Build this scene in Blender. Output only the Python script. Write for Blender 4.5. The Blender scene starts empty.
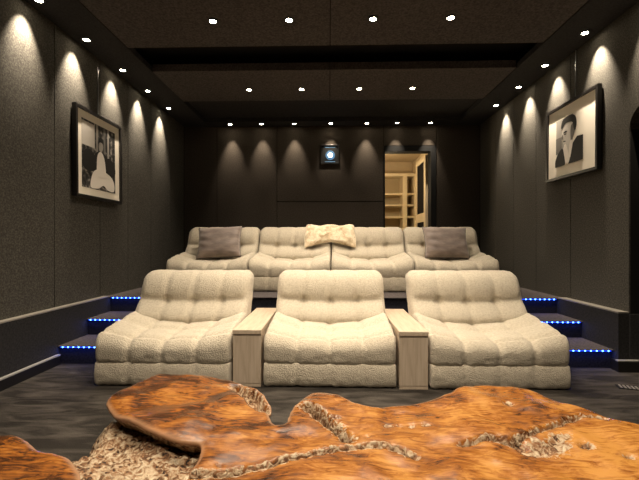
import bpy, bmesh, math, random
import numpy as np
from mathutils import Vector, Matrix, noise
random.seed(7)
S = bpy.context.scene
COL = S.collection
S.view_settings.view_transform = 'Standard'
S.view_settings.look = 'None'
S.view_settings.exposure = 0.2
S.view_settings.gamma = 1.0
S.view_settings.use_curve_mapping = False

# ------------------------------------------------------------------ materials
def mat(name, col, rough=0.6, metal=0.0, emit=None, estr=0.0, coat=0.0, spec=0.5):
    m = bpy.data.materials.new(name); m.use_nodes = True
    b = m.node_tree.nodes['Principled BSDF']
    b.inputs['Base Color'].default_value = (*col, 1)
    b.inputs['Roughness'].default_value = rough
    b.inputs['Metallic'].default_value = metal
    b.inputs['Coat Weight'].default_value = coat
    b.inputs['Specular IOR Level'].default_value = spec
    if emit:
        b.inputs['Emission Color'].default_value = (*emit, 1)
        b.inputs['Emission Strength'].default_value = estr
    return m

def nodes(m):
    return m.node_tree.nodes, m.node_tree.links, m.node_tree.nodes['Principled BSDF']

def noise_mat(name, stops, scale=8.0, detail=6.0, rough=0.8, bump=0.0, bscale=None, bdist=0.01, coat=0.0,
              stretch=(1, 1, 1), spec=0.5, sheen=0.0, distort=0.0):
    m = mat(name, stops[0][1], rough, coat=coat, spec=spec)
    N, L, B = nodes(m)
    tc = N.new('ShaderNodeTexCoord'); mp = N.new('ShaderNodeMapping')
    mp.inputs['Scale'].default_value = stretch
    L.new(tc.outputs['Object'], mp.inputs['Vector'])
    n = N.new('ShaderNodeTexNoise'); n.inputs['Scale'].default_value = scale
    n.inputs['Detail'].default_value = detail; n.inputs['Distortion'].default_value = distort
    L.new(mp.outputs[0], n.inputs['Vector'])
    r = N.new('ShaderNodeValToRGB')
    els = r.color_ramp.elements
    while len(els) < len(stops): els.new(0.5)
    for e, (p, c) in zip(els, stops): e.position = p; e.color = (*c, 1)
    L.new(n.outputs['Fac'], r.inputs['Fac']); L.new(r.outputs['Color'], B.inputs['Base Color'])
    if sheen: B.inputs['Sheen Weight'].default_value = sheen
    if bump:
        n2 = N.new('ShaderNodeTexNoise'); n2.inputs['Scale'].default_value = bscale or scale * 3
        n2.inputs['Detail'].default_value = 3
        L.new(tc.outputs['Object'], n2.inputs['Vector'])
        bp = N.new('ShaderNodeBump'); bp.inputs['Strength'].default_value = bump; bp.inputs['Distance'].default_value = bdist
        L.new(n2.outputs['Fac'], bp.inputs['Height']); L.new(bp.outputs[0], B.inputs['Normal'])
    return m

M = {}
M['wallfab'] = noise_mat('charcoal_wall_fabric', [(.3, (.038, .035, .029)), (.5, (.066, .061, .052)), (.72, (.110, .102, .087))], 85, 4, .95, .5, 220, .004, spec=.1)
M['dado'] = noise_mat('dark_dado_fabric', [(.3, (.018, .017, .017)), (.7, (.036, .034, .033))], 70, 4, .9, .3, 200, .003, spec=.15)
M['backfab'] = noise_mat('near_black_wall_fabric', [(.3, (.035, .028, .022)), (.7, (.060, .049, .039))], 60, 4, .9, .3, 200, .003, spec=.1)
M['ceilfab'] = noise_mat('dark_ceiling_fabric', [(.3, (.045, .039, .037)), (.7, (.10, .087, .080))], 60, 5, .95, .5, 160, .005, spec=.1)
M['black'] = mat('matt_black', (.006, .006, .006), .7, spec=.2)
M['groove'] = mat('groove_black', (.01, .009, .008), .9, spec=.1)
M['blackgloss'] = mat('black_lacquer', (.010, .009, .008), .35)
M['ledge'] = mat('ledge_grey', (.22, .20, .17), .5)
M['basetrim'] = mat('skirting_trim_grey', (.30, .29, .27), .4)
M['carpetdark'] = noise_mat('dark_step_carpet', [(.3, (.050, .042, .042)), (.7, (.105, .090, .088))], 60, 5, .95, .5, 250, .004, spec=.1)
M['riser'] = noise_mat('riser_carpet_led_tint', [(.3, (.016, .016, .024)), (.7, (.03, .03, .042))], 60, 4, .95, .3, 200, .004, spec=.1)  # dark carpet; the LED glow on the risers is tinted into its colour
M['metal'] = mat('brushed_steel', (.5, .5, .5), .35, 1.0)
M['lamp'] = mat('lamp_glow', (1, .9, .75), .5, emit=(1, .86, .62), estr=60)
M['led'] = mat('blue_led', (.2, .4, 1), .5, emit=(.06, .20, 1.0), estr=17)
M['ledstrip'] = mat('blue_led_channel', (.06, .10, .5), .5, emit=(.01, .06, .9), estr=1.3)
M['oak'] = noise_mat('pale_oak', [(.25, (.42, .32, .22)), (.5, (.53, .42, .31)), (.8, (.60, .49, .37))], 6, 8, .5, .15, 60, .002, stretch=(9, .8, 9), distort=.4)
M['oakv'] = noise_mat('pale_oak_upright', [(.25, (.40, .31, .225)), (.5, (.50, .40, .30)), (.8, (.58, .48, .37))], 6, 8, .5, .15, 60, .002, stretch=(9, 9, .8), distort=.4)
M['beige'] = noise_mat('beige_paint', [(.3, (.60, .49, .32)), (.7, (.67, .55, .37))], 4, 2, .6)
M['shelf'] = mat('pale_shelf_board', (.78, .66, .45), .5)
M['shelfback'] = mat('shelf_back_panel', (.46, .36, .21), .6)
M['cushion'] = noise_mat('taupe_velvet', [(.3, (.15, .113, .098)), (.55, (.23, .178, .155)), (.8, (.34, .27, .235))], 7, 5, .6, .25, 40, .006, stretch=(1, 1, 3), sheen=.5)
M['seamd'] = mat('cushion_piping_brown', (.10, .075, .066), .7)
M['fur'] = noise_mat('cream_fur', [(.25, (.42, .29, .16)), (.45, (.72, .57, .38)), (.7, (.90, .80, .62))], 13, 6, .9, .8, 60, .012, distort=1.2, sheen=.3)
M['mat'] = mat('cream_mount_board', (.95, .88, .76), .7)
M['frame'] = mat('black_picture_frame', (.010, .008, .007), .4)
for k, v in dict(p_black=.012, p_dark=.022, p_mid=.17, p_grey=.40, p_light=.62, p_white=.85).items():
    M[k] = mat('print_' + k[2:], (v, v * .93, v * .84), .6)
M['foliage'] = noise_mat('print_dark_foliage', [(.42, (.012, .011, .01)), (.56, (.07, .065, .06)), (.68, (.40, .37, .33))], 22, 5, .6)
M['glass_dark'] = mat('dark_door_panel', (.005, .005, .006), .6, spec=.1)
M['lens'] = mat('projector_lens_glow', (.8, .9, 1), .3, emit=(.62, .82, 1.0), estr=9)
M['lenshalo'] = mat('projector_lens_glare', (.05, .1, .15), .2, emit=(.10, .22, .42), estr=.55)  # dim blue glare around the lens, put in as emission
M['bluemark'] = mat('projector_status_marks', (.1, .2, .3), .4, emit=(.25, .45, .7), estr=.35)
M['screen'] = mat('cinema_screen', (.55, .55, .54), .8)

def boucle():
    m = noise_mat('cream_boucle', [(.3, (.47, .405, .31)), (.5, (.55, .485, .38)), (.75, (.62, .555, .445))], 70, 4, .95, spec=.15)
    N, L, B = nodes(m)
    tc = N.new('ShaderNodeTexCoord')
    v = N.new('ShaderNodeTexVoronoi'); v.inputs['Scale'].default_value = 120
    n = N.new('ShaderNodeTexNoise'); n.inputs['Scale'].default_value = 190; n.inputs['Detail'].default_value = 3
    L.new(tc.outputs['Object'], v.inputs['Vector']); L.new(tc.outputs['Object'], n.inputs['Vector'])
    a = N.new('ShaderNodeMath'); a.operation = 'SUBTRACT'
    L.new(n.outputs['Fac'], a.inputs[0]); L.new(v.outputs['Distance'], a.inputs[1])
    bp = N.new('ShaderNodeBump'); bp.inputs['Strength'].default_value = .55; bp.inputs['Distance'].default_value = .009
    L.new(a.outputs[0], bp.inputs['Height']); L.new(bp.outputs[0], B.inputs['Normal'])
    B.inputs['Sheen Weight'].default_value = .25
    return m
M['boucle'] = boucle()

def carpet():
    m = mat('brushed_charcoal_carpet', (.04, .036, .03), .95, spec=.1)
    N, L, B = nodes(m)
    tc = N.new('ShaderNodeTexCoord')
    mp = N.new('ShaderNodeMapping'); mp.inputs['Scale'].default_value = (2.0, 8.0, 1); mp.inputs['Rotation'].default_value = (0, 0, .6)
    L.new(tc.outputs['Object'], mp.inputs['Vector'])
    n = N.new('ShaderNodeTexNoise'); n.inputs['Scale'].default_value = 1.6; n.inputs['Detail'].default_value = 5; n.inputs['Distortion'].default_value = 1.0
    L.new(mp.outputs[0], n.inputs['Vector'])
    r = N.new('ShaderNodeValToRGB'); e = r.color_ramp.elements
    e[0].position = .40; e[0].color = (.036, .031, .026, 1); e[1].position = .76; e[1].color = (.120, .104, .088, 1)
    L.new(n.outputs['Fac'], r.inputs['Fac'])
    f = N.new('ShaderNodeTexNoise'); f.inputs['Scale'].default_value = 160; f.inputs['Detail'].default_value = 3
    L.new(tc.outputs['Object'], f.inputs['Vector'])
    mx = N.new('ShaderNodeMix'); mx.data_type = 'RGBA'; mx.blend_type = 'MULTIPLY'; mx.inputs[0].default_value = .6
    L.new(r.outputs['Color'], mx.inputs[6]); L.new(f.outputs['Fac'], mx.inputs[7])
    L.new(mx.outputs[2], B.inputs['Base Color'])
    bp = N.new('ShaderNodeBump'); bp.inputs['Strength'].default_value = .6; bp.inputs['Distance'].default_value = .008
    L.new(f.outputs['Fac'], bp.inputs['Height']); L.new(bp.outputs[0], B.inputs['Normal'])
    return m
M['carpet'] = carpet()

def burl():
    """polished orange burl wood; the 'bark' and 'rim' attributes say where the raw bark and pale sapwood are"""
    m = mat('polished_burl_wood', (.4, .15, .04), .3, coat=.15)
    N, L, B = nodes(m); B.inputs['Coat Roughness'].default_value = .22; B.inputs['Specular IOR Level'].default_value = .38
    tc = N.new('ShaderNodeTexCoord')
    big = N.new('ShaderNodeTexNoise'); big.inputs['Scale'].default_value = 3.4; big.inputs['Detail'].default_value = 5; big.inputs['Distortion'].default_value = 1.6
    L.new(tc.outputs['Object'], big.inputs['Vector'])
    mp = N.new('ShaderNodeMapping'); mp.inputs['Scale'].default_value = (6, 21, 6); mp.inputs['Rotation'].default_value = (0, 0, .5)
    L.new(tc.outputs['Object'], mp.inputs['Vector'])
    fine = N.new('ShaderNodeTexNoise'); fine.inputs['Scale'].default_value = 2.2; fine.inputs['Detail'].default_value = 9; fine.inputs['Roughness'].default_value = .68; fine.inputs['Distortion'].default_value = 1.3
    L.new(mp.outputs[0], fine.inputs['Vector'])
    r1 = N.new('ShaderNodeValToRGB'); e = r1.color_ramp.elements; e.new(.5); e.new(.6)
    for k, (p, c) in enumerate([(.20, (.016, .006, .002)), (.38, (.090, .029, .007)), (.53, (.235, .080, .012)), (.76, (.43, .20, .045))]):
        e[k].position = p; e[k].color = (*c, 1)
    mixf = N.new('ShaderNodeMix'); mixf.data_type = 'FLOAT'; mixf.inputs[0].default_value = .5
    L.new(big.outputs['Fac'], mixf.inputs[2]); L.new(fine.outputs['Fac'], mixf.inputs[3])
    # the wood is redder at the left of the slab and more golden at the right
    sp = N.new('ShaderNodeSeparateXYZ'); L.new(tc.outputs['Object'], sp.inputs[0])
    gx = N.new('ShaderNodeMath'); gx.operation = 'MULTIPLY_ADD'; gx.inputs[1].default_value = .05; gx.inputs[2].default_value = .005
    L.new(sp.outputs['X'], gx.inputs[0])
    ad = N.new('ShaderNodeMath'); ad.operation = 'ADD'
    L.new(mixf.outputs[0], ad.inputs[0]); L.new(gx.outputs[0], ad.inputs[1])
    ct = N.new('ShaderNodeMath'); ct.operation = 'MULTIPLY_ADD'; ct.inputs[1].default_value = 2.1; ct.inputs[2].default_value = -.57
    L.new(ad.outputs[0], ct.inputs[0])
    L.new(ct.outputs[0], r1.inputs['Fac'])
    # bark
    bn = N.new('ShaderNodeTexNoise'); bn.inputs['Scale'].default_value = 55; bn.inputs['Detail'].default_value = 6; bn.inputs['Distortion'].default_value = 1.0
    L.new(tc.outputs['Object'], bn.inputs['Vector'])
    r2 = N.new('ShaderNodeValToRGB'); e = r2.color_ramp.elements; e.new(.5); e.new(.6)
    for k, (p, c) in enumerate([(.34, (.020, .012, .008)), (.45, (.22, .105, .045)), (.54, (.40, .29, .18)), (.72, (.60, .49, .35))]):
        e[k].position = p; e[k].color = (*c, 1)
    L.new(bn.outputs['Fac'], r2.inputs['Fac'])
    ab = N.new('ShaderNodeAttribute'); ab.attribute_name = 'bark'
    ar = N.new('ShaderNodeAttribute'); ar.attribute_name = 'rim'
    aj = N.new('ShaderNodeMath'); aj.operation = 'MULTIPLY_ADD'; aj.inputs[1].default_value = 1.2; aj.inputs[2].default_value = -.6
    L.new(bn.outputs['Fac'], aj.inputs[0])
    sm = N.new('ShaderNodeMath'); sm.operation = 'ADD'; L.new(ab.outputs['Fac'], sm.inputs[0]); L.new(aj.outputs[0], sm.inputs[1])
    st = N.new('ShaderNodeMapRange'); st.inputs[1].default_value = .42; st.inputs[2].default_value = .58
    L.new(sm.outputs[0], st.inputs[0])
    m1 = N.new('ShaderNodeMix'); m1.data_type = 'RGBA'
    L.new(ar.outputs['Fac'], m1.inputs[0]); L.new(r1.outputs['Color'], m1.inputs[6]); m1.inputs[7].default_value = (.36, .20, .11, 1)
    m2 = N.new('ShaderNodeMix'); m2.data_type = 'RGBA'
    L.new(st.outputs[0], m2.inputs[0]); L.new(m1.outputs[2], m2.inputs[6]); L.new(r2.outputs['Color'], m2.inputs[7])
    L.new(m2.outputs[2], B.inputs['Base Color'])
    rr = N.new('ShaderNodeMapRange'); rr.inputs[3].default_value = .27; rr.inputs[4].default_value = .85
    L.new(st.outputs[0], rr.inputs[0]); L.new(rr.outputs[0], B.inputs['Roughness'])
    cc = N.new('ShaderNodeMapRange'); cc.inputs[3].default_value = .05; cc.inputs[4].default_value = 0
    L.new(st.outputs[0], cc.inputs[0]); L.new(cc.outputs[0], B.inputs['Coat Weight'])
    bs = N.new('ShaderNodeMapRange'); bs.inputs[3].default_value = .10; bs.inputs[4].default_value = 1.0
    L.new(st.outputs[0], bs.inputs[0])
    hm = N.new('ShaderNodeMix'); hm.data_type = 'FLOAT'
    L.new(st.outputs[0], hm.inputs[0]); L.new(fine.outputs['Fac'], hm.inputs[2]); L.new(bn.outputs['Fac'], hm.inputs[3])
    bp = N.new('ShaderNodeBump'); bp.inputs['Distance'].default_value = .02
    L.new(bs.outputs[0], bp.inputs['Strength']); L.new(hm.outputs[0], bp.inputs['Height']); L.new(bp.outputs[0], B.inputs['Normal'])
    return m
M['burl'] = burl()

# ------------------------------------------------------------------ mesh helpers
def link(name, me, parent=None):
    o = bpy.data.objects.new(name, me); COL.objects.link(o)
    if parent is not None: o.parent = parent
    return o

def mesh(name, verts, faces, mats, parent=None, smooth=False, mi=None):
    me = bpy.data.meshes.new(name)
    me.from_pydata([tuple(map(float, v)) for v in verts], [], [tuple(map(int, f)) for f in faces])
    if not isinstance(mats, (list, tuple)): mats = [mats]
    for m in mats: me.materials.append(m)
    if mi is not None: me.polygons.foreach_set('material_index', mi)
    if smooth: me.polygons.foreach_set('use_smooth', [True] * len(me.polygons))
    me.update()
    return link(name, me, parent)

def tag(o, label=None, cat=None, group=None, kind=None):
    if label: o['label'] = label
    if cat: o['category'] = cat
    if group: o['group'] = group
    if kind: o['kind'] = kind
    return o

def empty(name, loc, rz=0, **k):
    o = bpy.data.objects.new(name, None); COL.objects.link(o)
    o.location = loc; o.rotation_euler = (0, 0, rz); o.empty_display_size = .05
    return tag(o, **k)

class Boxes:
    """collects boxes into one mesh"""
    def __init__(s): s.v = []; s.f = []; s.m = []
    def add(s, x0, x1, y0, y1, z0, z1, mi=0):
        n = len(s.v)
        s.v += [(x, y, z) for z in (z0, z1) for y in (y0, y1) for x in (x0, x1)]
        for q in ((0, 2, 3, 1), (4, 5, 7, 6), (0, 1, 5, 4), (2, 6, 7, 3), (0, 4, 6, 2), (1, 3, 7, 5)):
            s.f.append([n + i for i in q]); s.m.append(mi)
        return s
    def prism(s, pts, axis, a0, a1, mi=0):
        """polygon extruded along an axis; pts are the other two coordinates in x,y,z order"""
        n = len(s.v); k = len(pts)
        for a in (a0, a1):
            for p in pts:
                c = list(p); c.insert(axis, a); s.v.append(tuple(c))
        s.f.append([n + i for i in range(k)][::-1]); s.m.append(mi)
        s.f.append([n + k + i for i in range(k)]); s.m.append(mi)
        for i in range(k):
            j = (i + 1) % k; s.f.append([n + i, n + j, n + k + j, n + k + i]); s.m.append(mi)
        return s
    def build(s, name, mats, parent=None, bevel=0):
        o = mesh(name, s.v, s.f, mats, parent, mi=s.m)
        bm = bmesh.new(); bm.from_mesh(o.data)
        bmesh.ops.recalc_face_normals(bm, faces=bm.faces); bm.to_mesh(o.data); bm.free()
        if bevel:
            b = o.modifiers.new('bevel', 'BEVEL'); b.width = bevel; b.segments = 2; b.limit_method = 'ANGLE'
        return o

def box(name, b, mats, parent=None, bevel=0, **k):
    return tag(Boxes().add(*b).build(name, mats, parent, bevel), **k)

def cyl(name, r, z0, z1, m, parent=None, n=24, r2=None, hole=0, axis=2, centre=(0, 0, 0)):
    r2 = r if r2 is None else r2
    prof = [(hole, z0), (r, z0), (r2, z1), (hole, z1)]
    v = []; f = []
    for i in range(n):
        a = 2 * math.pi * i / n
        for (q, z) in prof:
            p = (q * math.cos(a), q * math.sin(a), z)
            if axis == 0: p = (p[2], p[0], p[1])
            if axis == 1: p = (p[0], p[2], p[1])
            v.append((p[0] + centre[0], p[1] + centre[1], p[2] + centre[2]))
    for i in range(n):
        j = (i + 1) % n
        for k in range(4 if hole else 3):
            l = (k + 1) % 4
            f.append([i * 4 + k, j * 4 + k, j * 4 + l, i * 4 + l])
    o = mesh(name, v, f, m, parent)
    bm = bmesh.new(); bm.from_mesh(o.data)
    bmesh.ops.remove_doubles(bm, verts=bm.verts, dist=1e-6)
    bmesh.ops.recalc_face_normals(bm, faces=bm.faces); bm.to_mesh(o.data); bm.free()
    return o

def rbox(size, r, n):
    """rounded box surface grid, centred; returns verts, faces"""
    ix = {}; V = []; Fc = []
    half = [s / 2 for s in size]
    def vid(i, j, k):
        key = (i, j, k)
        if key not in ix:
            p = [(-1 + 2 * c / m) * h for c, m, h in zip(key, n, half)]
            q = [max(-(h - r), min(h - r, c)) for c, h in zip(p, half)]
            d = Vector([a - b for a, b in zip(p, q)])
            if d.length > 1e-9:
                # map the cube-like shell onto the rounded one
                L = max(abs(d.x), abs(d.y), abs(d.z)); d = d.normalized() * L
            ix[key] = len(V); V.append([q[0] + d.x, q[1] + d.y, q[2] + d.z])
        return ix[key]
    for a in range(3):
        b, c = (a + 1) % 3, (a + 2) % 3
        for side in (0, n[a]):
            for i in range(n[b]):
                for j in range(n[c]):
                    q = []
                    for (di, dj) in ((0, 0), (1, 0), (1, 1), (0, 1)):
                        k = [0, 0, 0]; k[a] = side; k[b] = i + di; k[c] = j + dj; q.append(vid(*k))
                    Fc.append(q if side else q[::-1])
    return V, Fc

def copy_tree(o, parent=None):
    c = o.copy(); COL.objects.link(c)
    if parent is not None: c.parent = parent
    for ch in list(o.children): copy_tree(ch, c)
    return c

def ss(a, b, x):
    t = max(0, min(1, (x - a) / (b - a))); return t * t * (3 - 2 * t)
def ga(x, c, w): return math.exp(-((x - c) / w) ** 2)

# ------------------------------------------------------------------ room shell
XL, XR, YB, YF = -2.35, 2.40, 6.10, -2.6
ZC, ZP = 2.89, 0.46            # ceiling, raised platform
YN = [3.17, 3.545, 3.92]       # step nosings
def struct(o): o['kind'] = 'structure'; return o

struct(box('floor', (XL - .4, XR + .9, YF - .1, YB + 2.2, -.1, 0), M['carpet']))
# platform for the back row, with steps at each side
pl = Boxes().add(XL, XR, YN[2], YB, 0, ZP - .005, 1).add(XL, XR, YN[2] - .025, YB, ZP - .005, ZP, 0)
struct(pl.build('floor.001', [M['carpetdark'], M['riser']]))
for side, (x0, x1) in (('left', (XL + .06, -1.72)), ('right', (1.73, XR - .08))):
    st = Boxes()
    for k in (0, 1):
        z = ZP * (k + 1) / 3
        st.add(x0, x1, YN[k], YN[2] - .003, ZP * k / 3, z - .005, 1)
        st.add(x0, x1, YN[k] - .025, YN[2] - .003, z - .005, z, 0)
    struct(st.build('trim_' + ('1' if side == 'left' else '2'), [M['carpetdark'], M['riser']]))

def side_wall(name, X, s, seams, holes=None):
    """s = -1 for the left wall, +1 for the right wall; seams are the joints between the fabric panels"""
    w = Boxes()
    y = [YF] + seams + [YB]
    x0, x1 = (X - .25, X - .012) if s < 0 else (X + .012, X + .25)
    pa, pb = (X - .012, X) if s < 0 else (X, X + .012)
    ys = seams[0] if holes else YF
    w.add(x0, x1, ys, YB, .0, ZC + .15, 1)
    for a, b in zip(y[:-1], y[1:]):
        if holes and b <= ys + 1e-6: continue
        w.add(pa, pb, a + .004, b - .004, .46, ZC + .1, 0)
    return w
wl = side_wall('wall_left', XL, -1, [-1.2, -.6, 0, .65, 1.3, 1.95, 2.58, 3.197, 3.844, 4.387, 4.96, 5.53])
struct(wl.build('wall_left', [M['wallfab'], M['groove']]))
YJ = 3.10                      # the right wall opens into an arched recess nearer than this
wr = side_wall('wall_right', XR, 1, [YJ, 3.838, 4.468, 5.0, 5.55], True)
wr.add(XR, XR + .25, YF, 1.9, 0, ZC + .15, 0)
# lintel of the recess with rounded upper corners
pts = [(YJ, ZC + .15), (YJ, 1.93)]
for k in range(0, 7):
    a = math.radians(90 * k / 6); pts.append((YJ - .17 + .17 * math.cos(a), 1.93 + .17 * math.sin(a)))
for k in range(0, 7):
    a = math.radians(90 + 90 * k / 6); pts.append((1.9 + .17 + .17 * math.cos(a), 1.93 + .17 * math.sin(a)))
pts += [(1.9, ZC + .15)]
wr.prism(pts, 0, XR, XR + .25, 0)
wr.add(XR + .80, XR + .9, YF, YB, 0, ZC + .15, 1)     # back of the recess
struct(wr.build('wall_right', [M['wallfab'], M['groove']]))
# dado below the ledge
struct(Boxes().add(XL, XL + .065, YF, YB, 0, .455, 0).add(XL, XL + .067, YF, YN[2] - .02, .460, .470, 1).build('trim_3', [M['dado'], M['ledge']]))
struct(Boxes().add(XR - .085, XR, YJ, YB, 0, .455, 0).add(XR - .087, XR, YJ, YN[2] - .02, .460, .470, 1)
       .add(XR, XR + .6, YJ - .012, YJ, 0, .455, 0).build('trim_4', [M['dado'], M['ledge']]))
struct(Boxes().add(XL + .065, XL + .09, YF, YN[0] - .025, 0, .075, 0).add(XL + .065, XL + .094, YF, YN[0] - .03, .076, .086, 1).build('baseboard_left', [M['blackgloss'], M['basetrim']]))
struct(Boxes().add(XR - .115, XR + .6, YJ - .04, YJ - .012, 0, .085, 0).add(XR - .118, XR + .6, YJ - .044, YJ - .012, .085, .094, 1)
       .add(XR - .11, XR - .085, YJ - .012, YN[0] - .025, 0, .085, 0).build('baseboard_right', [M['blackgloss'], M['basetrim']]))
# back wall with fabric panels around the doorway
DX0, DX1, DZ = .895, 1.61, 2.477
bw = Boxes()
bw.add(XL - .25, DX0 - .02, YB + .012, YB + .15, 0, ZC + .15, 1).add(DX1 + .1, XR + .25, YB + .012, YB + .15, 0, ZC + .15, 1).add(DX0 - .02, DX1 + .1, YB + .012, YB + .15, DZ + .09, ZC + .15, 1)
bw.add(DX0 - .02, DX1 + .1, YB + .012, YB + .15, 0, ZP, 1)
for a, b, z0, z1 in ((XL, -1.81, ZP, 3.0), (-1.81, -.837, ZP, 3.0), (-.837, DX0 - .02, ZP, 1.68), (-.837, DX0 - .02, 1.68, 3.0), (DX0 - .02, DX1 + .1, DZ + .09, 3.0), (DX1 + .1, XR, ZP, 3.0)):
    bw.add(a + .005, b - .005, YB, YB + .012, z0 + .006, z1 - .006, 0)
struct(bw.build('wall_back', [M['backfab'], M['groove']]))
struct(box('wall_front', (XL - .25, XR + .9, YF - .1, YF, 0, ZC + .15), M['backfab']))
# ceiling: fabric panels hung below a black void
cl = Boxes()
cl.add(XL - .25, XR + .9, YF - .1, YB + .15, ZC + .2, ZC + .3, 1)
XS0, XS1 = -1.93, 2.0
for a, b in ((XL, XS0), (XS1, XR)): cl.add(a + .01, b - .004, YF, YB, ZC, ZC + .06, 2)
for y0, y1 in ((YF, .5), (.5, 3.60), (4.10, 4.99)):
    for a, b in ((XS0, .011), (.011, XS1)):
        cl.add(a + .004, b - .004, y0 + .004, y1 - .004, ZC, ZC + .08, 0)
cl.add(XS0, XS1, 5.84, YB, ZC, ZC + .08, 2)
cl.add(XS0, XS1, 4.994, 5.84, ZC + .06, ZC + .1, 2)
struct(cl.build('ceiling', [M['ceilfab'], M['groove'], M['dado']]))
# door: dark jamb, and a pale leaf standing open into the lit store room
struct(Boxes().add(DX0 - .02, DX0, YB - .01, YB + .17, ZP, DZ, 0).add(DX0 - .02, DX1 + .095, YB - .012, YB + .17, DZ, DZ + .085, 0)
       .add(DX1 + .012, DX1 + .095, YB - .012, YB + .17, ZP, DZ, 0).build('door_1', [M['black']]))
lf = Boxes()
LX = DX1 - .03
for y0, y1, z0, z1, mi in ((.17, .28, ZP + .01, DZ - .02, 0), (.78, .86, ZP + .01, DZ - .02, 0), (.28, .78, ZP + .01, .62, 0), (.28, .78, 1.37, 1.52, 0), (.28, .78, 2.38, DZ - .02, 0)):
    lf.add(LX, LX + .04, YB + y0, YB + y1, z0, z1, mi)
for z0, z1 in ((.62, 1.37), (1.52, 2.38)): lf.add(LX + .012, LX + .028, YB + .28, YB + .78, z0, z1, 1)
struct(lf.build('door_2', [M['beige'], M['glass_dark']]))
struct(Boxes().add(.55, .65, YB + .15, 8.1, 0, 2.8, 0).add(1.75, 1.85, YB + .15, 8.1, 0, 2.8, 0).add(.55, 1.85, 8.0, 8.1, 0, 2.8, 0).add(.55, 1.85, YB + .15, 8.1, 2.7, 2.8, 0)
       .add(.65, 1.75, YB + .15, 8.0, ZP - .04, ZP, 0).build('wall_store', [M['beige']]))

# ------------------------------------------------------------------ store room shelving
bc = empty('bookcase', (0, 0, 0), label='tall pale beige shelving unit standing inside the lit store room beyond the doorway', cat='shelving')
BY0, BY1 = 7.62, 7.98
cx = [.67, 1.475, 1.56, 1.74]
b = Boxes()
for x in ((.66, .69), (1.475, 1.56), (1.70, 1.74)): b.add(x[0], x[1], BY0, BY1, ZP, 2.34)
b.build('upright', M['shelf'], bc)
box('back_panel', (.69, 1.70, BY1, BY1 + .015, ZP, 2.33), M['shelfback'], bc)
box('top_board', (.65, 1.745, BY0 - .01, BY1, 2.34, 2.40), M['shelf'], bc)
for z in (.50, .80, 1.08, 1.30, 1.53, 1.765, 1.99, 2.20):
    for (a, c) in ((.69, 1.475), (1.56, 1.70)):
        if z == 2.20 : continue
        box('shelf', (a, c, BY0 + .01, BY1, z - .016, z + .016), M['shelf'], bc)

# ------------------------------------------------------------------ boucle lounge seats
W = .955
def chair_parts(root):
    hw = W / 2
    def rough(p, a=.0035):
        n = noise.noise(Vector(p) * 28) * a + noise.noise(Vector(p) * 60) * a * .6
        return n
    cols = (-.5, 0, .5)
    def colv(x, w=.028): return max(ga(x, c * hw, w) for c in cols)
    box('plinth', (-hw + .05, hw - .05, .06, .86, 0, .03), M['black'], root)
    # lower band
    V, F = rbox((W, .90, .172), .020, (64, 44, 12)); out = []
    for x, y, z in V:
        y += .45; z += .089
        k = colv(x)
        if y < .05: y += .010 * k - .014 * math.sin(math.pi * max(0, min(1, (z - .005) / .165)))
        n = rough((x, y, z)); s = 1 + n
        out.append((x * (1 + n * 1.5), y + n, z + n))
    mesh('base_cushion', out, F, M['boucle'], root, True)
    # seat
    V, F = rbox((W, .66, .195), .042, (72, 48, 16)); out = []
    for x, y, z in V:
        y += .33; z0 = z + .0975; t = max(0, min(1, z0 / .195)); z = .150 + z0
        u = x / hw; v = y / .66
        k = colv(x, .024)
        row = max(ga(v, .13, .034), ga(v, .50, .065))
        e = ss(1.0, .88, abs(u))
        z += t * (.100 * abs(u) ** 2.2 * ss(-.35, .8, v) - .026 * (1 - u * u) * ss(.75, .05, v) - .006 * ss(.12, 0, v))
        kt = colv(x, .036) * (1 if v < .3 else .6)
        z -= t * t * (.010 * kt + .012 * row + .016 * kt * row) * e
        z += t * .012 * (1 - k) * (1 - row)
        if v < .25:
            y += (.018 * k * e - .014 * math.sin(math.pi * min(1, t * .95))) * ss(.25, 0, v)
            y += .018 * ss(.6, 1, t) * ss(.1, 0, v)
        n = rough((x + 3, y, z))
        out.append((x * (1 + n * 1.5), y + n, z + n))
    mesh('seat_cushion', out, F, M['boucle'], root, True)
    # backrest
    TH, HB = .23, .52
    V, F = rbox((W, TH, HB), .078, (64, 16, 44)); out = []
    for x, y, z in V:
        d = (y + TH / 2) / TH; h = (z + HB / 2) / HB
        u = x / hw; k = colv(x, .030)
        yy, zz = back_map(x, d, h, k, u)
        n = rough((x + 7, yy, zz))
        out.append((x * (1 + n * 1.5), yy + n, zz + n))
    mesh('backrest', out, F, M['boucle'], root, True)

def back_map(x, d, h, k, u):
    TH, HB = .23, .52
    z = .250 + HB * h
    y = .50 + .205 * h + TH * d
    f = (1 - d)
    rowc = .50 + .05 * u * u
    row = ga(h, rowc, .065); row2 = ga(h, .92, .05)
    y -= f * (.066 * ga(h, .29 + .05 * u * u, .16) + .028 * ga(h, .76, .17))
    y += f * (.023 * row + .019 * k + .026 * k * row) * ss(1.0, .86, abs(u))
    y -= f * .02 * ss(.55, 1, abs(u)) * ss(.9, .2, h)
    z -= .006 * k * ss(.9, 1, h)
    return y, z

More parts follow.
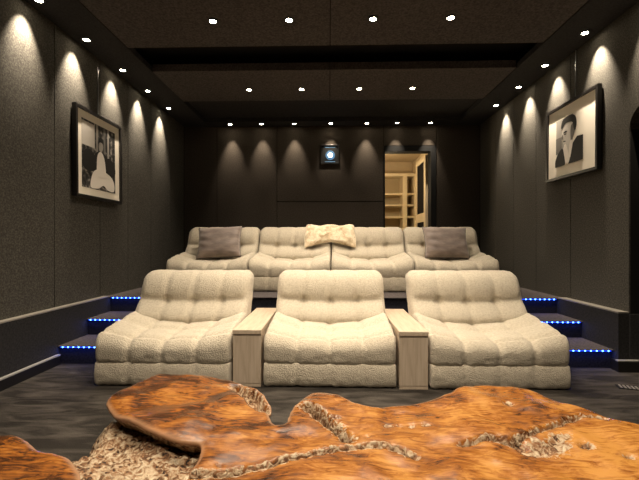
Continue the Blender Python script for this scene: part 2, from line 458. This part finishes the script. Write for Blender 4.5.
seat = empty('lounge_seat', (0, 0, 0))
chair_parts(seat)
G1, G2 = 'front row lounge seats', 'back row lounge seats'
spots = [(-1.192, 2.67, 0, 'cream boucle lounge seat at the left end of the front row', G1),
         (.003, 2.68, 0, 'cream boucle lounge seat between the two wooden armrest consoles, middle of front row', G1),
         (1.193, 2.67, 0, 'cream boucle lounge seat at the right end of the front row', G1)]
SX = .02; SY = 4.33
spots += [(SX - 1.5 * W, SY, ZP, 'cream boucle seat at the left end of the raised back row, holding a taupe cushion', G2),
          (SX - .5 * W, SY, ZP, 'cream boucle back row seat just left of the middle gap, half under the fur throw', G2),
          (SX + .5 * W, SY, ZP, 'cream boucle back row seat just right of the middle gap, half under the fur throw', G2),
          (SX + 1.5 * W, SY, ZP, 'cream boucle seat at the right end of the raised back row, holding a taupe cushion', G2)]
for i, (x, y, z, lab, g) in enumerate(spots):
    o = seat if i == 0 else copy_tree(seat)
    o.location = (x, y, z)
    if i in (0, 2):
        o.rotation_euler = (0, 0, math.radians(-.8 if i == 0 else .8)); o.scale = (1.025 if i == 0 else 1.015, 1, 1)
    if i == 1: o.scale = (.985, 1, 1)
    if g == G2: o.scale = (.985, 1, 1)
    tag(o, lab, 'lounge seat', g)

# ------------------------------------------------------------------ oak armrest consoles
def console():
    r = empty('armrest_console', (0, 0, 0))
    w = .103
    box('plinth', (-w + .004, w - .004, .006, .89, 0, .022), M['oak'], r, label='pale strip along the bottom edge')
    box('body', (-w + .003, w - .003, .004, .90, .022, .372), M['oakv'], r, .003)
    box('top_board', (-w, w, -.002, .905, .372, .405), M['oak'], r, .004)
    return r
c0 = console(); c0.location = (-.585, 2.69, 0)
tag(c0, 'pale oak armrest console between the left and middle front seats', 'armrest console', 'oak armrest consoles')
c1 = copy_tree(c0); c1.location = (.592, 2.665, 0)
tag(c1, 'pale oak armrest console between the middle and right front seats', 'armrest console', 'oak armrest consoles')

# ------------------------------------------------------------------ cushions and throw
def cushion(w, h, t):
    r = empty('cushion', (0, 0, 0))
    n = 40; V = []; F = []
    def pt(i, j, s):
        a, b = -1 + 2 * i / n, -1 + 2 * j / n
        pin = 1 - .07 * (1 - a * a) * (abs(b) ** 3); pin2 = 1 - .07 * (1 - b * b) * (abs(a) ** 3)
        x, z = a * w / 2 * pin2, b * h / 2 * pin
        k = max(0, (1 - a ** 4) * (1 - b ** 4)) ** .55
        wr = .006 * math.sin(14 * b + 3 * a) * math.exp(-((a + .9) / .5) ** 2) + .005 * math.sin(11 * b - 4 * a + 1) * math.exp(-((a - .9) / .4) ** 2)
        wr += .006 * noise.noise(Vector((a * 2.5, b * 2.5, s)))
        return (x, s * (t / 2 * k + wr * k), z)
    for s in (-1, 1):
        o = len(V)
        V += [pt(i, j, s) for j in range(n + 1) for i in range(n + 1)]
        for j in range(n):
            for i in range(n):
                q = [o + j * (n + 1) + i, o + j * (n + 1) + i + 1, o + (j + 1) * (n + 1) + i + 1, o + (j + 1) * (n + 1) + i]
                F.append(q if s < 0 else q[::-1])
    c = mesh('cover', V, F, M['cushion'], r, True)
    bm = bmesh.new(); bm.from_mesh(c.data); bmesh.ops.remove_doubles(bm, verts=bm.verts, dist=1e-4)
    bm.to_mesh(c.data); bm.free()
    # piping along the edge
    pv = []; m = n * 4
    loop = [pt(i, 0, 1) for i in range(n)] + [pt(n, j, 1) for j in range(n)] + [pt(n - i, n, 1) for i in range(n)] + [pt(0, n - j, 1) for j in range(n)]
    pf = []
    for i, p in enumerate(loop):
        nx = loop[(i + 1) % m]; tdir = (Vector(nx) - Vector(loop[i - 1])).normalized(); up = Vector((0, 1, 0)); sd = tdir.cross(up)
        for q in range(6):
            a = q * math.pi / 3; pv.append(Vector((p[0], 0, p[2])) + (up * math.cos(a) + sd * math.sin(a)) * .004)
    for i in range(m):
        for q in range(6):
            pf.append([i * 6 + q, i * 6 + (q + 1) % 6, ((i + 1) % m) * 6 + (q + 1) % 6, ((i + 1) % m) * 6 + q])
    mesh('piping', pv, pf, M['seamd'], r, True)
    return r
ca = cushion(.56, .42, .19)
ca.location = (-1.385, SY + .445, ZP + .565); ca.rotation_euler = (math.radians(-22), math.radians(-3), 0)
tag(ca, 'taupe velvet cushion leaning at the left end of the back row', 'cushion', 'taupe cushions')
cb = copy_tree(ca); cb.location = (1.455, SY + .445, ZP + .56); cb.rotation_euler = (math.radians(-22), math.radians(1.5), math.radians(4))
tag(cb, 'taupe velvet cushion leaning at the right end of the back row', 'cushion', 'taupe cushions')

def throw():
    nx, ns = 70, 44
    prof = [(.90, .60), (.912, .69), (.89, .760), (.82, .775), (.735, .768), (.672, .735), (.640, .68), (.612, .60), (.585, .535), (.560, .49)]
    def along(s):
        f = s * (len(prof) - 1); i = min(int(f), len(prof) - 2); t = f - i
        return prof[i][0] * (1 - t) + prof[i + 1][0] * t, prof[i][1] * (1 - t) + prof[i + 1][1] * t
    V = []; F = []
    for lay in (0, 1):
        for i in range(nx + 1):
            u = -1 + 2 * i / nx
            for j in range(ns + 1):
                s = j / ns
                s2 = s * (1 - .16 * (1 - abs(u) ** 1.6))
                y, z = along(s2)
                e = min(1, (1 - abs(u)) * 14) ** .5 * min(1, (1 - s) * 14, s * 14 + .05) ** .5
                fl = noise.fractal(Vector((u * 3.2, s * 5, 3)), .9, 2.1, 4) * .022
                fl += .014 * math.sin(7 * u + 5 * s)
                x = u * .325 * (1 + .03 * math.sin(s * 9)) + .01 * noise.noise(Vector((u * 4, s * 6, 9)))
                th = (.030 + fl + .012) * e if lay == 0 else 0
                th = max(th, 0)
                ny = -math.sin(min(1, max(0, s - .2) * 2.4) * 1.4); nz = math.cos(min(1, max(0, s - .2) * 2.4) * 1.4)
                V.append((x, y - .012 + ny * th, z + .004 + nz * th * .6))
    st = (nx + 1) * (ns + 1); ix = lambda l, i, j: l * st + i * (ns + 1) + j
    for i in range(nx):
        for j in range(ns):
            F.append([ix(0, i, j), ix(0, i + 1, j), ix(0, i + 1, j + 1), ix(0, i, j + 1)][::-1])
            F.append([ix(1, i, j), ix(1, i + 1, j), ix(1, i + 1, j + 1), ix(1, i, j + 1)])
    for i in range(nx):
        for j in (0, ns): F.append([ix(0, i, j), ix(0, i + 1, j), ix(1, i + 1, j), ix(1, i, j)])
    for j in range(ns):
        for i in (0, nx): F.append([ix(0, i, j), ix(0, i, j + 1), ix(1, i, j + 1), ix(1, i, j)])
    o = mesh('fur_throw', V, F, M['fur'], None, True)
    bm = bmesh.new(); bm.from_mesh(o.data); bmesh.ops.recalc_face_normals(bm, faces=bm.faces); bm.to_mesh(o.data); bm.free()
    o.location = (.015, SY, ZP)
    return tag(o, 'cream fur throw draped over the middle of the back row backrests', 'throw')
throw()

# ------------------------------------------------------------------ live edge burl coffee table
def smooth_poly(pts, step=.01, jit=.003):
    P = [Vector(p) for p in pts]; n = len(P); out = []
    for i in range(n):
        p0, p1, p2, p3 = P[i - 1], P[i], P[(i + 1) % n], P[(i + 2) % n]
        k = max(2, int((p2 - p1).length / step))
        for j in range(k):
            t = j / k
            q = .5 * ((2 * p1) + (p2 - p0) * t + (2 * p0 - 5 * p1 + 4 * p2 - p3) * t * t + (3 * p1 - p0 - 3 * p2 + p3) * t ** 3)
            d = jit * noise.noise(Vector((q.x * 30, q.y * 30, 1)))
            out.append((q.x + d, q.y + jit * noise.noise(Vector((q.x * 30, q.y * 30, 8)))))
    return np.array(out)

def seg_dist(P, A, B):
    """distance of points P (n,2) to segments A->B (m,2); returns distance and the closest point"""
    best = np.full(len(P), 1e9); cp = np.zeros_like(P)
    for a, b in zip(A, B):
        ab = b - a; t = np.clip(((P - a) @ ab) / max(ab @ ab, 1e-12), 0, 1)
        c = a + t[:, None] * ab; d = np.hypot(*(P - c).T)
        k = d < best; best[k] = d[k]; cp[k] = c[k]
    return best, cp

def inside(P, poly):
    r = np.zeros(len(P), bool); j = len(poly) - 1
    for i in range(len(poly)):
        a, b = poly[i], poly[j]
        if a[1] != b[1]:
            k = ((a[1] > P[:, 1]) != (b[1] > P[:, 1])) & (P[:, 0] < (b[0] - a[0]) * (P[:, 1] - a[1]) / (b[1] - a[1]) + a[0])
            r ^= k
        j = i
    return r

def nz(P, s, seed=0.0, oct=3):
    return np.array([noise.fractal(Vector((p[0] * s, p[1] * s, seed)), .8, 2.0, oct) for p in P])

def slab(name, poly, zf, thick, parent, step=.008, undercut=.07):
    A, B = poly, np.roll(poly, -1, 0)
    lo, hi = poly.min(0) - step, poly.max(0) + step
    nx, ny = int((hi[0] - lo[0]) / step) + 2, int((hi[1] - lo[1]) / step) + 2
    gx, gy = np.meshgrid(lo[0] + step * np.arange(nx), lo[1] + step * np.arange(ny), indexing='ij')
    P = np.stack([gx.ravel(), gy.ravel()], 1)
    ins = inside(P, poly); I = ins.reshape(nx, ny)
    keep = I[:-1, :-1] | I[1:, :-1] | I[1:, 1:] | I[:-1, 1:]
    ii, jj = np.nonzero(keep)
    q = np.stack([ii * ny + jj, (ii + 1) * ny + jj, (ii + 1) * ny + jj + 1, ii * ny + jj + 1], 1)
    used = np.unique(q); rem = np.full(nx * ny, -1); rem[used] = np.arange(len(used)); q = rem[q]
    P = P[used]; ins = ins[used]
    d, cp = seg_dist(P, A, B)
    P[~ins] = cp[~ins]; d[~ins] = 0
    z, bark, rim = zf(P, d)
    n = len(P)
    cnt = {}
    for f in q:
        for k in range(4):
            a, b = f[k], f[(k + 1) % 4]
            if (b, a) in cnt: del cnt[(b, a)]
            else: cnt[(a, b)] = 1
    bd = sorted({a for a, b in cnt} | {b for a, b in cnt}); bi = {v: k for k, v in enumerate(bd)}
    # inward direction at the border, from the distance field
    Pb = P[bd]; e = .012
    def sd(X):
        dd, _ = seg_dist(X, A, B); return np.where(inside(X, poly), dd, -dd)
    g = np.stack([sd(Pb + [e, 0]) - sd(Pb - [e, 0]), sd(Pb + [0, e]) - sd(Pb - [0, e])], 1)
    g /= np.maximum(np.hypot(*g.T), 1e-6)[:, None]
    V = [np.column_stack([P, z])]; AB = [bark]; AR = [rim]; F = [q]
    prev = np.array(bd); faces2 = []
    for (off, dz) in ((-.003, .04), (-.003, .12), (.10, .24), (.45, .6), (1.0, 1.0)):
        o = off if off < 0 else off * undercut
        zz = z[bd] - dz * thick
        w = nz(Pb, 22, dz * 9, 2) * .008
        V.append(np.column_stack([Pb + g * (o + w * (dz > .2))[:, None] if hasattr(w, '__len__') else Pb + g * o, zz]))
        AB.append(np.full(len(bd), 0.0 if dz < .2 else 1.0)); AR.append(np.full(len(bd), 1.0 if dz < .2 else .3))
        cur = np.arange(len(bd)) + sum(len(v) for v in V[:-1])
        for (a, b) in cnt:
            faces2.append([prev[bi[b]] if prev is not None else 0, prev[bi[a]], cur[bi[a]], cur[bi[b]]])
        prev = cur
    # underside
    base = sum(len(v) for v in V)
    Pu = P.copy(); Pu[bd] = Pb + g * undercut
    V.append(np.column_stack([Pu, np.full(n, (z.min() + z.max()) / 2 - thick)])); V[-1][bd, 2] = V[-2][:, 2]
    AB.append(np.ones(n)); AR.append(np.zeros(n))
    V = np.concatenate(V)
    faces = q.tolist() + faces2 + (q[:, ::-1] + base).tolist()
    o = mesh(name, V, faces, M['burl'], parent, True)
    for nm, val in (('bark', np.concatenate(AB)), ('rim', np.concatenate(AR))):
        at = o.data.attributes.new(nm, 'FLOAT', 'POINT'); at.data.foreach_set('value', val.astype(np.float32))
    return o

table = empty('coffee_table', (0, 0, 0), label='large live edge burl wood coffee table with bark filled cracks, in the foreground', cat='coffee table')
top_pts = [(-.853, 1.446), (-.845, 1.56), (-.797, 1.673), (-.711, 1.735), (-.573, 1.742), (-.435, 1.694), (-.35, 1.613), (-.267, 1.509), (-.221, 1.417),
           (-.217, 1.351), (-.193, 1.283), (-.158, 1.256), (-.140, 1.285), (-.134, 1.377), (-.095, 1.503), (-.045, 1.555), (.024, 1.536), (.1, 1.47), (.153, 1.426),
           (.248, 1.438), (.33, 1.467), (.437, 1.507), (.589, 1.603), (.724, 1.628), (.824, 1.60), (.872, 1.54), (.905, 1.48), (.945, 1.41), (.975, 1.349), (1.05, 1.285),
           (1.18, 1.2), (1.27, 1.0), (1.2, .75), (1.0, .60), (.6, .52), (.1, .50), (-.2, .56), (-.33, .7), (-.365, .85), (-.372, .965), (-.366, 1.055), (-.385, 1.135),
           (-.424, 1.135), (-.49, 1.148), (-.567, 1.185), (-.669, 1.255), (-.765, 1.335)]
crA = [(-.085, 1.41), (-.039, 1.363), (.013, 1.267), (.06, 1.178)]
crB = [(-.36, .99), (-.2, 1.021), (-.082, 1.071), (.032, 1.116), (.123, 1.14), (.208, 1.12), (.235, 1.088)]
crC = [(.395, 1.148), (.496, 1.183), (.573, 1.185), (.661, 1.237), (.774, 1.293), (.875, 1.347), (.944, 1.334)]
crD = [(-.40, 1.62), (-.33, 1.52), (-.275, 1.44), (-.235, 1.385)]
bits = [(.666, 1.43, .030), (.762, 1.15, .028), (.32, 1.275, .018), (.201, 1.27, .022), (.235, 1.275, .016), (.275, 1.272, .016), (.60, 1.13, .05), (.69, 1.165, .055), (.645, 1.150, .075), (.855, 1.105, .02), (.72, 1.20, .05), (.57, 1.16, .045), (-.30, 1.04, .02), (.12, 1.19, .015), (.03, 1.33, .02)]
def pl_d(P, line):
    L = np.array(line, float); return seg_dist(P, L[:-1], L[1:])[0]
def top_z(P, d):
    wob = nz(P, 9, 4.0) * .012
    z = .424 + nz(P, 2.6, 1.0) * .020 + nz(P, 7, 2.0) * .005
    z += .022 * np.exp(-((P[:, 0] + .60) / .22) ** 2 - ((P[:, 1] - 1.22) / .16) ** 2)
    z -= .008 * np.exp(-d / .008)
    rim = .8 * np.exp(-(d / .007) ** 2)
    bark = np.zeros(len(P))
    def carve(dist, w, depth, bw):
        nonlocal z, bark, rim
        q = dist + wob
        z = z - depth * np.exp(-(np.maximum(q, 0) / w) ** 2)
        bark = np.maximum(bark, np.clip(1.05 - q / bw, 0, 1))
        rim = np.maximum(rim, .15 * np.exp(-((q - bw) / .005) ** 2))
    carve(pl_d(P, crA), .014, .14, .050)
    carve(pl_d(P, crB), .008, .050, .034)
    carve(pl_d(P, crC), .008, .060, .026)
    carve(pl_d(P, crD), .022, .055, .046)
    for x, y, r in bits: carve(np.hypot(P[:, 0] - x, (P[:, 1] - y) * 1.25), r * .5, .020, r * 1.15)
    z = z + bark * nz(P, 45, 5.0, 3) * .010
    return z, bark, rim
slab('tabletop', smooth_poly(top_pts), top_z, .085, table, .0075)
side_pts = [(-1.25, 1.15), (-1.10, 1.175), (-.978, 1.171), (-.86, 1.099), (-.764, 1.07), (-.712, 1.036), (-.63, .95), (-.55, .8), (-.5, .6), (-.8, .5), (-1.2, .6), (-1.42, .85), (-1.38, 1.05)]
def side_z(P, d):
    z = .424 + nz(P, 3, 11.0) * .010 - .010 * np.exp(-d / .008)
    return z, np.zeros(len(P)), np.exp(-(d / .008) ** 2)
slab('side_lobe', smooth_poly(side_pts), side_z, .06, table, .009)
root_pts = [(-.85, 1.43), (-.845, 1.36), (-.815, 1.27), (-.80, 1.20), (-.835, 1.16), (-.83, 1.08), (-.72, .94), (-.62, .78), (-.42, .66), (-.2, .7), (-.15, 1.0), (-.2, 1.25), (-.4, 1.42), (-.65, 1.52)]
def root_z(P, d):
    z = .372 + nz(P, 5, 21.0) * .02 + nz(P, 30, 22.0, 4) * .014 - .08 * np.exp(-d / .03)
    return z, np.clip(.93 + nz(P, 11, 25.0) * .55, 0, 1), np.ones(len(P)) * .2
slab('bark_root', smooth_poly(root_pts, jit=.012), root_z, .10, table, .009)
# stump that carries the slab
def stump():
    V = []; F = []; n, k = 72, 16
    for j in range(k + 1):
        t = j / k; z = .001 + .345 * t
        for i in range(n):
            a = 2 * math.pi * i / n
            r = (.55 - .25 * math.sin(math.pi * min(1, t * 1.15)) + .10 * t) * (1 + .18 * math.sin(5 * a + .6) * (1 - t * .6) + .12 * noise.noise(Vector((math.cos(a) * 2.5, math.sin(a) * 2.5, t * 2))))
            V.append((.18 + 1.15 * r * math.cos(a), .98 + .62 * r * math.sin(a), z))
    for j in range(k):
        for i in range(n):
            F.append([j * n + i, j * n + (i + 1) % n, (j + 1) * n + (i + 1) % n, (j + 1) * n + i])
    F.append(list(range(n))[::-1]); F.append([k * n + i for i in range(n)])
    o = mesh('stump', V, F, M['burl'], table, True)
    at = o.data.attributes.new('bark', 'FLOAT', 'POINT'); at.data.foreach_set('value', np.ones(len(V), np.float32))
    for cx_, cy_ in ((-.95, .82), (-.62, 1.02)):
        cv = []; cf = []
        for j in range(9):
            t = j / 8
            for i in range(20):
                a = 2 * math.pi * i / 20
                r = (.17 - .07 * math.sin(math.pi * t)) * (1 + .15 * math.sin(3 * a + t * 2))
                cv.append((cx_ + r * math.cos(a), cy_ + .8 * r * math.sin(a), .001 + (.37 if cx_ < -.8 else .28) * t))
        for j in range(8):
            for i in range(20): cf.append([j * 20 + i, j * 20 + (i + 1) % 20, (j + 1) * 20 + (i + 1) % 20, (j + 1) * 20 + i])
        cf.append(list(range(20))[::-1]); cf.append([160 + i for i in range(20)])
        o = mesh('root_leg', cv, cf, M['burl'], table, True)
        at = o.data.attributes.new('bark', 'FLOAT', 'POINT'); at.data.foreach_set('value', np.ones(len(cv), np.float32))
stump()

# ------------------------------------------------------------------ framed photographs
def poly_curve(pts, n=6):
    P = [Vector(p) for p in pts]; k = len(P); out = []
    for i in range(k):
        p0, p1, p2, p3 = P[i - 1], P[i], P[(i + 1) % k], P[(i + 2) % k]
        for j in range(n):
            t = j / n
            q = .5 * ((2 * p1) + (p2 - p0) * t + (2 * p0 - 5 * p1 + 4 * p2 - p3) * t * t + (3 * p1 - p0 - 3 * p2 + p3) * t ** 3)
            out.append((q.x, q.y))
    return out

def picture(s, X, y0, y1, z0, z1, tilt, prect, shapes, label, wire_y):
    """framed print hung on a side wall; s=+1 faces +x (left wall), -1 faces -x (right wall). Local a runs to the viewer's right."""
    w, h = y1 - y0, z1 - z0
    root = empty('framed_photograph', (X, (y0 + y1) / 2, (z0 + z1) / 2), label=label, cat='framed photograph', group='framed photographs')
    root.rotation_euler = (0, s * math.radians(tilt), 0)
    def L(a, b, c):             # a right, b up, c out of the wall
        return (s * c, s * a, b)
    def lbox(name, a0, a1, b0, b1, c0, c1, m, parent):
        p, q = L(a0, b0, c0), L(a1, b1, c1)
        return box(name, (min(p[0], q[0]), max(p[0], q[0]), min(p[1], q[1]), max(p[1], q[1]), b0, b1), m, parent)
    fr = .028; bx = Boxes()
    for a0, a1, b0, b1 in ((-w / 2, w / 2, h / 2 - fr, h / 2), (-w / 2, w / 2, -h / 2, -h / 2 + fr), (-w / 2, -w / 2 + fr, -h / 2 + fr, h / 2 - fr), (w / 2 - fr, w / 2, -h / 2 + fr, h / 2 - fr)):
        p, q = L(a0, b0, -.012), L(a1, b1, .028)
        bx.add(min(p[0], q[0]), max(p[0], q[0]), min(p[1], q[1]), max(p[1], q[1]), b0, b1)
    bx.build('frame', M['frame'], root, .002)
    lbox('mount', -w / 2 + fr, w / 2 - fr, -h / 2 + fr, h / 2 - fr, -.01, .008, M['mat'], root)
    a0, a1, b0, b1 = prect
    V = []; F = []; mi = []; ms = []
    for k, (mn, pts) in enumerate(shapes):
        if M[mn] not in ms: ms.append(M[mn])
        c = .0095 + .0007 * k
        o = len(V); V += [L(a0 + (a1 - a0) * max(0, min(1, p[0])), b0 + (b1 - b0) * max(0, min(1, p[1])), c) for p in pts]
        F.append(list(range(o, o + len(pts)))); mi.append(ms.index(M[mn]))
    pr = mesh('print', V, F, ms, root, mi=mi)
    wy = s * (wire_y - (y0 + y1) / 2)
    lbox('hanging_wire', wy - .0035, wy + .0035, h / 2, h / 2 + .50, -.016, -.010, M['metal'], root)
    return root
R = [(0, 0), (1, 0), (1, 1), (0, 1)]
def rect(a, b, c, d): return [(a, c), (b, c), (b, d), (a, d)]
left_shapes = [('foliage', R), ('p_light', rect(0, .36, .62, .97)), ('p_grey', rect(.40, .46, .55, 1)), ('p_mid', rect(.62, .68, .4, 1)), ('p_grey', rect(.74, .79, .45, 1)),
    ('p_black', poly_curve([(.0, .36), (.08, .55), (.22, .58), (.36, .5), (.40, .36), (.3, .27), (.1, .26)])),
    ('p_black', poly_curve([(.62, .38), (.66, .50), (.82, .54), (.97, .44), (.98, .30), (.8, .24), (.66, .26)])),
    ('p_black', poly_curve([(.30, .28), (.30, .46), (.42, .58), (.64, .58), (.78, .46), (.76, .28)])),
    ('p_white', poly_curve([(.22, .02), (.26, .20), (.38, .30), (.58, .31), (.84, .25), (.95, .14), (.93, .02), (.74, .02), (.60, .08), (.44, .02)])),
    ('p_white', poly_curve([(.42, .22), (.40, .40), (.43, .54), (.52, .60), (.61, .54), (.66, .40), (.66, .22)])),
    ('p_grey', poly_curve([(.47, .62), (.46, .70), (.50, .76), (.57, .75), (.59, .67), (.56, .61), (.52, .59)])),
    ('p_black', poly_curve([(.44, .70), (.45, .78), (.52, .82), (.60, .79), (.60, .71), (.56, .74), (.49, .74)]))]
picture(1, -2.325, 3.40, 4.165, 1.450, 2.304, -.5, (-.28, .275, -.325, .325), left_shapes,
        'black framed photograph of a seated person in white, hung on the left wall', 3.80)
right_shapes = [('mat', R), ('p_grey', rect(0, .30, .30, 1)), ('p_grey', rect(.28, .62, .45, 1)),
    ('p_mid', rect(0, .22, .28, .62)),
    ('p_light', poly_curve([(.22, .58), (.24, .72), (.34, .86), (.52, .89), (.66, .82), (.70, .66), (.64, .52), (.56, .40), (.44, .38), (.30, .44), (.25, .52)])),
    ('p_mid', poly_curve([(.56, .76), (.66, .80), (.70, .66), (.63, .50), (.57, .42), (.55, .56)])),
    ('p_dark', poly_curve([(.20, .80), (.24, .94), (.38, 1.0), (.58, .99), (.72, .92), (.76, .76), (.71, .64), (.66, .70), (.62, .82), (.50, .86), (.36, .86), (.28, .80)])),
    ('p_dark', poly_curve([(.28, .68), (.36, .71), (.44, .69), (.36, .67)])), ('p_dark', poly_curve([(.30, .64), (.36, .655), (.41, .64), (.36, .63)])),
    ('p_mid', poly_curve([(.23, .60), (.27, .66), (.29, .57), (.25, .55)])), ('p_dark', poly_curve([(.28, .50), (.34, .51), (.40, .49), (.34, .485)])),
    ('p_light', poly_curve([(.40, .42), (.58, .44), (.66, .34), (.52, .08), (.42, .06), (.38, .30)])),
    ('p_white', poly_curve([(.38, .44), (.47, .30), (.53, .06), (.40, .02), (.30, .10), (.28, .30)])),
    ('p_white', poly_curve([(.56, .46), (.70, .42), (.66, .22), (.55, .12), (.51, .26)])),
    ('p_black', poly_curve([(.0, .0), (.02, .16), (.14, .30), (.28, .36), (.34, .22), (.38, .01), (.2, 0)])),
    ('p_black', [(.50, 0), (.58, .14), (.66, .40), (.80, .50), (1, .48), (1, 0)])]
picture(-1, 2.375, 3.385, 4.180, 1.668, 2.420, -.5, (-.235, .20, -.245, .235), right_shapes,
        'black framed portrait photograph of a man in a dark jacket, hung on the right wall', 3.75)

# ------------------------------------------------------------------ projector window in the back wall
pj = empty('projector', (.013, YB, 2.434), label='black wall mounted projector with glowing blue white lens, high on the back wall', cat='projector')
b = Boxes()
for x0, x1, z0, z1 in ((-.15, .15, .135, .153), (-.15, .15, -.153, -.135), (-.15, -.132, -.135, .135), (.132, .15, -.135, .135)): b.add(x0, x1, -.02, -.001, z0, z1)
b.build('housing', M['blackgloss'], pj, .002)
box('front_panel', (-.132, .132, -.008, -.001, -.135, .135), M['black'], pj)
cyl('lens_glare', .075, -.014, -.008, M['lenshalo'], pj, axis=1, centre=(.008, 0, -.015))  # glare halo of the lens, drawn as a faintly glowing disc
cyl('lens', .036, -.019, -.013, M['lens'], pj, axis=1, centre=(.008, 0, -.015))
for nm, z0, z1 in (('status_mark', .108, .117), ('status_mark', -.122, -.113)):
    box(nm, (-.08, .085, -.010, -.0085, z0, z1), M['bluemark'], pj)

# ------------------------------------------------------------------ LED strips under the nosings
def led_strip(x0, x1, y, z, label):
    r = empty('led_strip', ((x0 + x1) / 2, y, z), label=label, cat='LED strip', group='blue LED strips on the steps')
    hw = (x1 - x0) / 2
    box('channel', (-hw, hw, -.008, 0, -.006, .006), M['ledstrip'], r)
    n = int((2 * hw) / .045)
    led0 = None
    for i in range(n):
        x = -hw + (i + .5) * 2 * hw / n
        if led0 is None:
            led0 = cyl('led', .0062, -.0115, -.008, M['led'], r, n=10, axis=1); led0.location = (x, 0, 0)
        else:
            c = led0.copy(); COL.objects.link(c); c.parent = r; c.location = (x, 0, 0)
    l = bpy.data.lights.new('led_glow', 'AREA'); l.shape = 'RECTANGLE'; l.size = 2 * hw; l.size_y = .01; l.energy = .28; l.color = (.04, .12, 1)
    g = bpy.data.objects.new('led_glow', l); COL.objects.link(g); g.location = ((x0 + x1) / 2, y - .020, z - .004); g.rotation_euler = (math.radians(-25), 0, 0)
    return r
for k, (nm, y, z) in enumerate((('lowest', YN[0], ZP / 3), ('middle', YN[1], ZP * 2 / 3), ('top', YN[2], ZP))):
    led_strip(XL + .075, -1.73, y, z - .0115, 'blue LED strip along the %s of the three steps on the left' % nm)
    led_strip(1.74, XR - .095, y, z - .0115, 'blue LED strip along the %s of the three steps on the right' % nm)

# ------------------------------------------------------------------ small fixtures at the right edge
so = empty('wall_socket', (2.50, YJ - .012, .19), label='dark wall socket low on the jamb of the right hand recess', cat='socket')
box('face_plate', (-.04, .04, -.008, 0, -.04, .04), M['blackgloss'], so, .002)
box('insert', (-.02, .02, -.011, -.008, -.02, .02), M['ledge'], so)
gr = empty('floor_vent', (2.165, 2.72, 0), -.35, label='narrow metal floor vent in the carpet at the right edge', cat='floor vent')
b = Boxes().add(-.12, .12, -.04, .04, 0, .004, 0)
for k in range(9): b.add(-.105 + k * .024, -.093 + k * .024, -.03, .03, .004, .007, 1)
b.build('grille', [M['black'], M['ledge']], gr)

# ------------------------------------------------------------------ downlights (housing, glowing lamp) and their light
ROWS = ['nearest', 'second']
WARM = (1.0, .85, .66)
dl0 = None
def downlight(x, y, z, label, watts, angle, blend, tilt, lamp_r, group, visible_lamp=True):
    """tilt: (dx, dy) per metre of drop"""
    global dl0
    if dl0 is None:
        dl0 = r = empty('downlight', (0, 0, 0))
        cyl('trim_ring', .042, -.008, 0, M['blackgloss'], r, n=20, hole=.027)
        cyl('lamp', .027, -.006, -.001, M['lamp'], r, n=20)
    else:
        r = copy_tree(dl0)
    r.location = (x, y, z)
    tag(r, label, 'downlight', group)
    l = bpy.data.lights.new('downlight_beam', 'SPOT'); l.energy = watts; l.color = WARM
    l.spot_size = math.radians(angle); l.spot_blend = blend; l.shadow_soft_size = lamp_r
    o = bpy.data.objects.new('downlight_beam', l); COL.objects.link(o)
    o.location = (x, y, z - .012)
    o.rotation_euler = Vector((tilt[0], tilt[1], -1)).to_track_quat('-Z', 'Y').to_euler()
P4 = ['leftmost', 'second from left', 'second from right', 'rightmost']
for yy, rl, e in ((3.17, 'the ceiling row nearest the camera', 95), (4.61, 'the ceiling row behind the dark slot', 70), (1.72, 'the ceiling row above the table', 95), (.27, 'the ceiling row over the camera', 80)):
    for x, nm in zip((-.975, -.333, .366, 1.006), P4):
        downlight(x, yy, ZC, 'ceiling downlight, %s of %s' % (nm, rl), e, 116, .8, (0, 0), .03, 'ceiling downlights')
NB = ['first from left', 'second from left', 'third from left', 'middle', 'third from right', 'second from right', 'last at right']
for x, y, nm in zip((-1.56, -1.064, -.548, .027, .592, 1.061, 1.581), (5.93, 5.93, 5.94, 5.95, 5.96, 5.97, 5.98), NB):
    downlight(x, 5.95, ZC, 'small downlight washing the back wall, %s of its row' % nm, 60, 48, 1.0, (0, .24), .012, 'back wall downlights')
for s, X, nm in ((-1, -2.225, 'left'), (1, 2.27, 'right')):
    for y, lab in ((5.22, 'farthest, by the back corner'), (4.61, 'second from the back corner'), (4.05, 'third from the back corner'), (3.43, 'fourth from the back corner'), (2.86, 'fifth from the back corner, at the top edge of the photo'), (2.25, 'sixth from the back corner'), (1.6, 'seventh from the back corner')):
        if s > 0 and y == 1.6: continue
        downlight(X, y, ZC, 'downlight washing the %s wall, %s' % (nm, lab), 155, 58, 1.0, (s * .38, 0), .012, '%s wall downlights' % nm)
# the store room's lamp, out of sight left of the doorway
l = bpy.data.lights.new('store_light', 'POINT'); l.energy = 19; l.color = (1, .82, .55); l.shadow_soft_size = .12
o = bpy.data.objects.new('store_light', l); COL.objects.link(o); o.location = (.80, 6.55, 2.1)

# ------------------------------------------------------------------ world, camera
w = bpy.data.worlds.new('world'); S.world = w; w.use_nodes = True
w.node_tree.nodes['Background'].inputs[0].default_value = (.6, .7, 1, 1)
w.node_tree.nodes['Background'].inputs[1].default_value = .02
cam = bpy.data.cameras.new('camera'); co = bpy.data.objects.new('camera', cam); COL.objects.link(co)
cam.sensor_width = 36; cam.lens = 380 / 639 * 36; cam.shift_y = 2 / 639; cam.clip_start = .05
co.location = (0, 0, 1.03); co.rotation_euler = (math.radians(90), 0, math.radians(1.43))
S.camera = co
